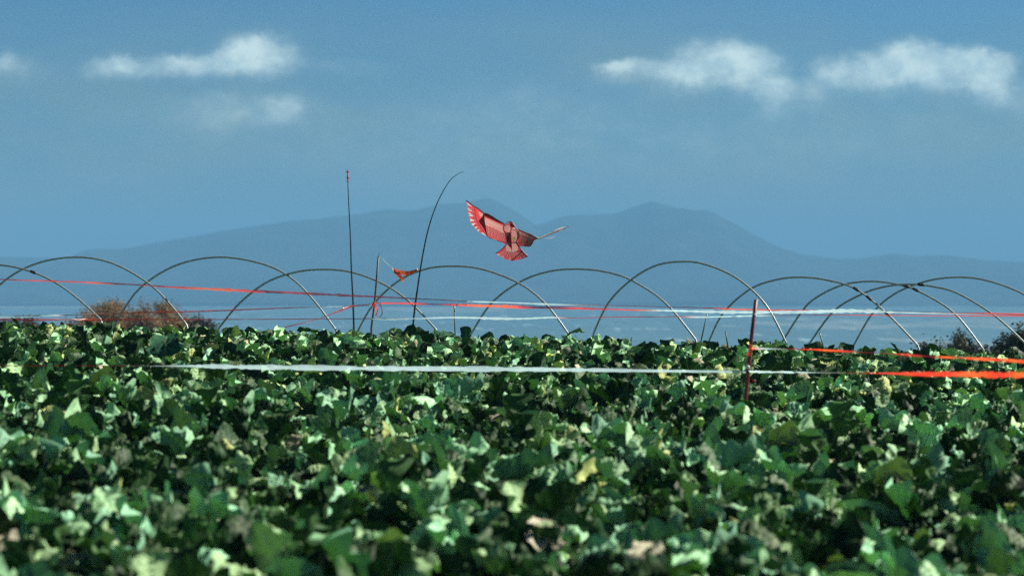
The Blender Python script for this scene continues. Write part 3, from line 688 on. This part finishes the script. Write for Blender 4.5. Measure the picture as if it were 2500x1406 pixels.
# right wing, outer part seen nearly edge on
s = Sheet()
s.poly([(1165,635),(1300,688),(1430,738),(1505,775),(1430,815),(1415,850),(1380,905),(1340,912),(1240,908),(1200,905),(1165,860),(1195,740),(1190,680)])
s.poly([(1200,668),(1300,705),(1400,752),(1440,782),(1400,790),(1330,765),(1260,735),(1202,720)], 2, 1)
for i in range(9):
    x0 = 1215 + i * 24; s.line(x0, 735 + i * 8, x0 + 10 - i, min(895, 860 + i * 6) - (max(0, i - 6) * 18), 5, 3 if i % 2 else 2, 2); s.line(x0 + 12, 745 + i * 8, x0 + 20 - i, min(890, 855 + i * 6) - (max(0, i - 6) * 20), 5, 1, 2)
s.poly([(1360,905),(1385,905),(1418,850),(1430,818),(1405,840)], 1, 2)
s.poly([(1200,903),(1335,905),(1335,915),(1215,913)], 3, 1)
s.poly([(1500,772),(1620,722),(1700,686),(1800,642),(1900,608),(1968,600),(1880,645),(1800,675),(1700,712),(1600,755),(1515,792)], 0, 0, base=True)
s.poly([(1740,668),(1800,632),(1880,605),(1955,600),(1880,628),(1800,650)], 3, 1, base=True)
s.poly([(1580,772),(1640,779),(1700,768),(1780,740),(1705,777),(1635,786)], 3, 1, base=True)
s.poly([(1820,665),(1885,650),(1890,630),(1850,640)], 3, 1)
s.obj('right_wing')
# body and tail
s = Sheet(2)
s.poly([(1055,515),(1095,540),(1150,615),(1185,665),(1200,720),(1185,780),(1165,820),(1165,860),(1003,860),(1003,730),(975,690),(955,640),(958,600),(1000,562)], 0, 2)
s.poly([(1015,575),(1055,580),(1065,640),(1050,680),(1000,685),(968,645),(968,605)], 2, 3)
s.poly([(1075,650),(1150,650),(1190,700),(1180,780),(1160,820),(1080,840)], 2, 3)
s.poly([(1090,760),(1140,755),(1150,810),(1095,835)], 4, 4)
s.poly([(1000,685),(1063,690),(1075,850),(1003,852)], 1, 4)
s.poly([(1062,540),(1085,545),(1130,600),(1090,610),(1068,600)], 1, 3)
s.poly([(1085,622),(1120,612),(1150,628),(1100,640)], 3, 4)
s.obj('body')
s = Sheet(1)
s.poly([(1003,860),(1165,860),(1205,925),(1265,995),(1338,1065),(1240,1102),(1090,1132),(960,1092),(828,1020),(900,965),(960,915)], 0, 1)
s.poly([(1010,865),(1070,862),(1160,862),(1190,930),(1150,975),(1085,985),(1010,965),(985,930)], 2, 2)
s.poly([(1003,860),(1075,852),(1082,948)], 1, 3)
for i in range(14):
    a = -1 + 2 * i / 13; s.line(1083 + a * 70, 975 - abs(a) * 20, 1085 + a * 215, 1110 - abs(a) * 65, 5, 2 if i % 2 else 3, 2); s.line(1083 + (a + .07) * 74, 985 - abs(a) * 20, 1085 + (a + .07) * 215, 1105 - abs(a) * 65, 6, 1, 2)
for i in range(7):
    x0 = 990 + i * 28; y0 = 955 + 25 * math.sin(i / 6 * math.pi); s.line(x0, y0, x0 + 13, y0 + 14, 5, 3, 3); s.line(x0 + 13, y0 + 14, x0 + 27, y0 + 2, 5, 3, 3)
for tri in [[(835,1020),(900,1050),(885,1028)],[(920,1060),(960,1082),(945,1058)],[(1040,1105),(1065,1115),(1050,1090)],[(1210,1090),(1235,1085),(1225,1070)],[(1260,1078),(1300,1066),(1275,1060)]]: s.poly(tri, 3, 2)
s.obj('tail')
bowspar([(368,186),(430,235),(500,286),(560,318),(645,385),(700,400),(760,430),(870,500),(980,560)], .007, 'leading_edge_spar')
bowspar([(1165,635),(1300,690),(1400,728),(1505,776),(1620,728),(1800,655),(1965,600)], .007, 'leading_edge_spar')
bowspar([(505,290),(512,400),(545,520),(620,640),(700,745),(820,808),(1000,848),(1085,855),(1170,852),(1300,838),(1440,800),(1510,780)], .0032, 'cross_spar', .03)
bowspar([(645,385),(620,450),(565,515)], .003, 'wing_rib', .02)
bowspar([(650,385),(655,480),(672,600),(703,752)], .0035, 'wing_rib', .02)
bowspar([(980,560),(953,600),(960,665),(990,720),(1003,800),(1003,860),(930,950),(830,1020)], .006, 'side_spar', .022)
bowspar([(1055,515),(1095,540),(1150,620),(1190,680),(1196,740),(1165,815),(1165,860),(1240,965),(1338,1065)], .006, 'side_spar', .022)
bowspar([(980,560),(1020,530),(1055,514)], .004, 'side_spar', .022)
bowspar([(1058,520),(1066,600),(1072,700),(1078,850),(1082,960),(1086,1128)], .0034, 'keel_spar', .025)
MB().tube([K(1066, 600, -.02), K(1000, 750, -.35), K(500, 2400, -.6), tuple(P(1133, 422, d2))][0:2] , .0006, 4).obj('bridle_line', whitep, kroot)

# ------------------------------------------------------------ trees and bushes beyond the crest
bark = pmat('bark', (.055, .038, .028), .9)
rust = pmat('rusty_leaves', (1, 1, 1), .7, attr='tint', trans=.3, vary=.2, scale=5)
def tree(name, base, H, spread, label, cat, tints, leafs, lsize, nlimb, seed, group=None, depth=4, low=.12, density=1.5):
    r = random.Random(seed); rt = empty(name, base, label, cat, group)
    mb = MB(); tips = []
    def grow(p, d, l, rad, lev):
        n = 3; pts = [p]; q_ = p.copy(); dd = d.copy()
        for i in range(n):
            dd = (dd + Vector((r.uniform(-.2, .2), r.uniform(-.2, .2), r.uniform(-.05, .12)))).normalized(); q_ = q_ + dd * l / n; pts.append(q_.copy())
        mb.tube(pts, list(np.linspace(rad, rad * .6, n + 1)), 4 if lev > 1 else 6)
        if lev >= depth - 1: tips.extend(pts[1:])
        if lev < depth:
            for i in range(r.choice([2, 3, 3]) if lev else nlimb):
                a = r.uniform(0, 6.28); sp_ = r.uniform(.45, 1.0) * spread
                nd = (dd * (1.0 if lev else .8) + Vector((math.cos(a) * sp_, math.sin(a) * sp_, r.uniform(-.1, .35)))).normalized()
                s_ = r.choice(pts[1:]) if lev else pts[r.choice([1, 2, 3])]
                grow(s_, nd, l * r.uniform(.6, .85), rad * .55, lev + 1)
    grow(Vector(base) - Vector((0, 0, .1)), Vector((0, 0, 1)), H * .32, H * .018, 0)
    zt = max(t__.z for t__ in tips); sc = H / (zt - base[2] + .001)
    B = Vector(base)
    mb.V = [tuple(B + (Vector(v_) - B) * sc) for v_ in mb.V]; tips = [B + (t__ - B) * sc for t__ in tips]
    mb.obj('trunk', bark, rt)
    rr_ = np.random.default_rng(seed); n = leafs; tp = np.array([tuple(x) for x in tips]); idx = rr_.integers(len(tp), size=n)
    c = tp[idx] + rr_.normal(0, H * .035 * density, (n, 3)); c[:, 2] = np.maximum(c[:, 2], base[2] + .05)
    a = rr_.normal(0, 1, (n, 3)); a /= np.linalg.norm(a, axis=1)[:, None]; b2 = np.cross(a, rr_.normal(0, 1, (n, 3))); b2 /= np.linalg.norm(b2, axis=1)[:, None]
    ls = lsize * rr_.uniform(.6, 1.4, (n, 1))
    V = np.stack([c - a * ls, c - b2 * ls * .5, c + a * ls, c + b2 * ls * .5], 1).reshape(-1, 3)
    Fq = np.arange(4 * n).reshape(n, 4); tn = np.array(tints)[rr_.integers(len(tints), size=n)] * rr_.uniform(.7, 1.3, (n, 1))
    mesh_obj('crown', V, Fq, rust, rt, smooth=False, tint=np.repeat(tn, 4, 0))
    return rt
RT = [(.28, .15, .07), (.33, .20, .085), (.20, .14, .06), (.18, .16, .07)]
DG = [(.022, .035, .014), (.03, .045, .018), (.04, .05, .018), (.03, .028, .014)]
def gp(px, d):
    x = P(px, 640, d).x; return (x, d, float(zg(x, d)))
def Hh(px, py, d): b_ = gp(px, d); return P(px, py, d).z - b_[2]
TGp = 'rusty thin-leaved trees beyond the left end of the hoops'
dT = 150
tree('rusty_tree', gp(205, dT), Hh(205, 760, dT), 1.2, 'low rusty shrub at the left end of the clump, left of the first hoop leg', 'tree', RT, 6500, .075, 6, 1, TGp)
tree('rusty_tree', gp(258, dT + 3), Hh(258, 740, dT + 3), .8, 'rusty tree behind the right leg of the first hoop', 'tree', RT, 10000, .075, 7, 2, TGp)
tree('rusty_tree', gp(306, dT + 6), Hh(306, 742, dT + 6), 1.1, 'small rusty tree at the dip between the two taller ones', 'tree', RT, 8500, .075, 6, 3, TGp)
tree('rusty_tree', gp(357, dT), Hh(357, 738, dT), .8, 'tallest rusty tree, open crowned, with its dark trunk showing', 'tree', RT, 11000, .075, 7, 14, TGp)
tree('rusty_tree', gp(412, dT + 4), Hh(412, 740, dT + 4), 1.0, 'rusty tree at the right end of the clump behind the second hoop leg', 'tree', RT, 11000, .075, 7, 5, TGp)
DT = [(.045, .03, .02), (.03, .035, .018), (.06, .03, .02)]
tree('dark_bush', gp(485, 140), Hh(485, 774, 140), 1.0, 'small dark bush just right of the rusty trees', 'bush', DT, 3600, .09, 7, 6)
tree('dark_bush', gp(30, 140), Hh(40, 777, 140), 1.3, 'low dark bush at the left edge showing just over the crop', 'bush', DT, 3600, .09, 8, 7)
tree('dark_bush', gp(105, 142), Hh(105, 778, 142), 1.2, 'low dark bush between the left edge and the rusty trees', 'bush', DT, 3600, .09, 8, 8)
dB = 75
tree('dark_bush', gp(2262, dB), Hh(2262, 838, dB), 1.0, 'small dark bush at the foot of the fourth hoop from the right', 'bush', DG, 2500, .06, 7, 21)
tree('dark_bush', gp(2312, dB), Hh(2312, 838, dB), 1.0, 'low dark bush touching the spiky sapling on its left', 'bush', DG, 2200, .06, 7, 22)
tree('spiky_sapling', gp(2342, dB + 2), Hh(2342, 806, dB + 2), .45, 'spiky dark sapling with a thin upright top near the right edge', 'tree', DG, 2600, .045, 9, 23)
tree('dark_bush', gp(2400, dB), Hh(2400, 841, dB), 1.0, 'low dark bush at the left foot of the big bush on the right edge', 'bush', DG, 4000, .06, 8, 24)
tree('dark_bush', gp(2455, dB + 2), Hh(2455, 822, dB + 2), 1.0, 'rounded dark green bush in front of the taller one at the right edge', 'bush', DG, 12000, .06, 9, 25, density=1.6)
tree('dark_bush', gp(2530, dB + 3), Hh(2530, 797, dB + 3), 1.0, 'tall dark green bush cut off by the right edge', 'bush', DG, 14000, .06, 10, 26, density=1.6)

# ------------------------------------------------------------ far farm buildings
bw = pmat('pale_render', (.85, .85, .82), .6, vary=.05); br = pmat('pale_roof', (.80, .78, .74), .5, vary=.05)
def far_building(px, py, wpx, hpx, label, group, seed):
    d = (CAMZ + 80) * F / (py - 640); x = P(px, py, d).x; W_ = wpx * d / F / 2; H_ = hpx * d / F; D_ = W_ * .5
    rt = empty('farm_building', (x, d, -80), label, 'farm building', group)
    mb = MB().box((x, d, -80 + H_ * .3), (W_, D_, H_ * .3 + .01)); mb.obj('wall', bw, rt, smooth=False)
    z0 = -80 + H_ * .6 + .02; e = 1.04
    V = [(x - W_ * e, d - D_ * e, z0), (x + W_ * e, d - D_ * e, z0), (x + W_ * e, d + D_ * e, z0), (x - W_ * e, d + D_ * e, z0), (x - W_ * e, d, z0 + H_ * .4), (x + W_ * e, d, z0 + H_ * .4)]
    mb = MB().add(V, [(3, 2, 1, 0), (0, 1, 5, 4), (2, 3, 4, 5), (0, 4, 3), (1, 2, 5)]); mb.obj('roof', br, rt, smooth=False)
far_building(92, 721, 15, 3.0, 'pale long farm building far off in the valley near the left edge', None, 1)
far_building(2062, 804, 17, 3.0, 'low wide farm building in the valley behind the right hoops, left of a pair', None, 2)
far_building(2081, 808, 13, 5.0, 'taller farm building in the valley behind the right hoops, right of a pair', None, 3)
FG = 'tiny pale farm buildings scattered over the far valley'
rb = random.Random(11)
for i in range(46):
    if i < 30: px, py = rb.uniform(0, 820), rb.choice([rb.uniform(722, 762), rb.uniform(738, 752)])
    else: px, py = rb.uniform(820, 2480), rb.uniform(735, 790)
    far_building(px, py, rb.uniform(3, 8), rb.uniform(1.2, 2.2), 'tiny pale farm building scattered among others in the hazy far valley', FG, i)

for o in list(bpy.data.objects):      # nothing unused may stay behind
    if o.type == 'EMPTY' and not o.children and 'label' not in o: bpy.data.objects.remove(o)
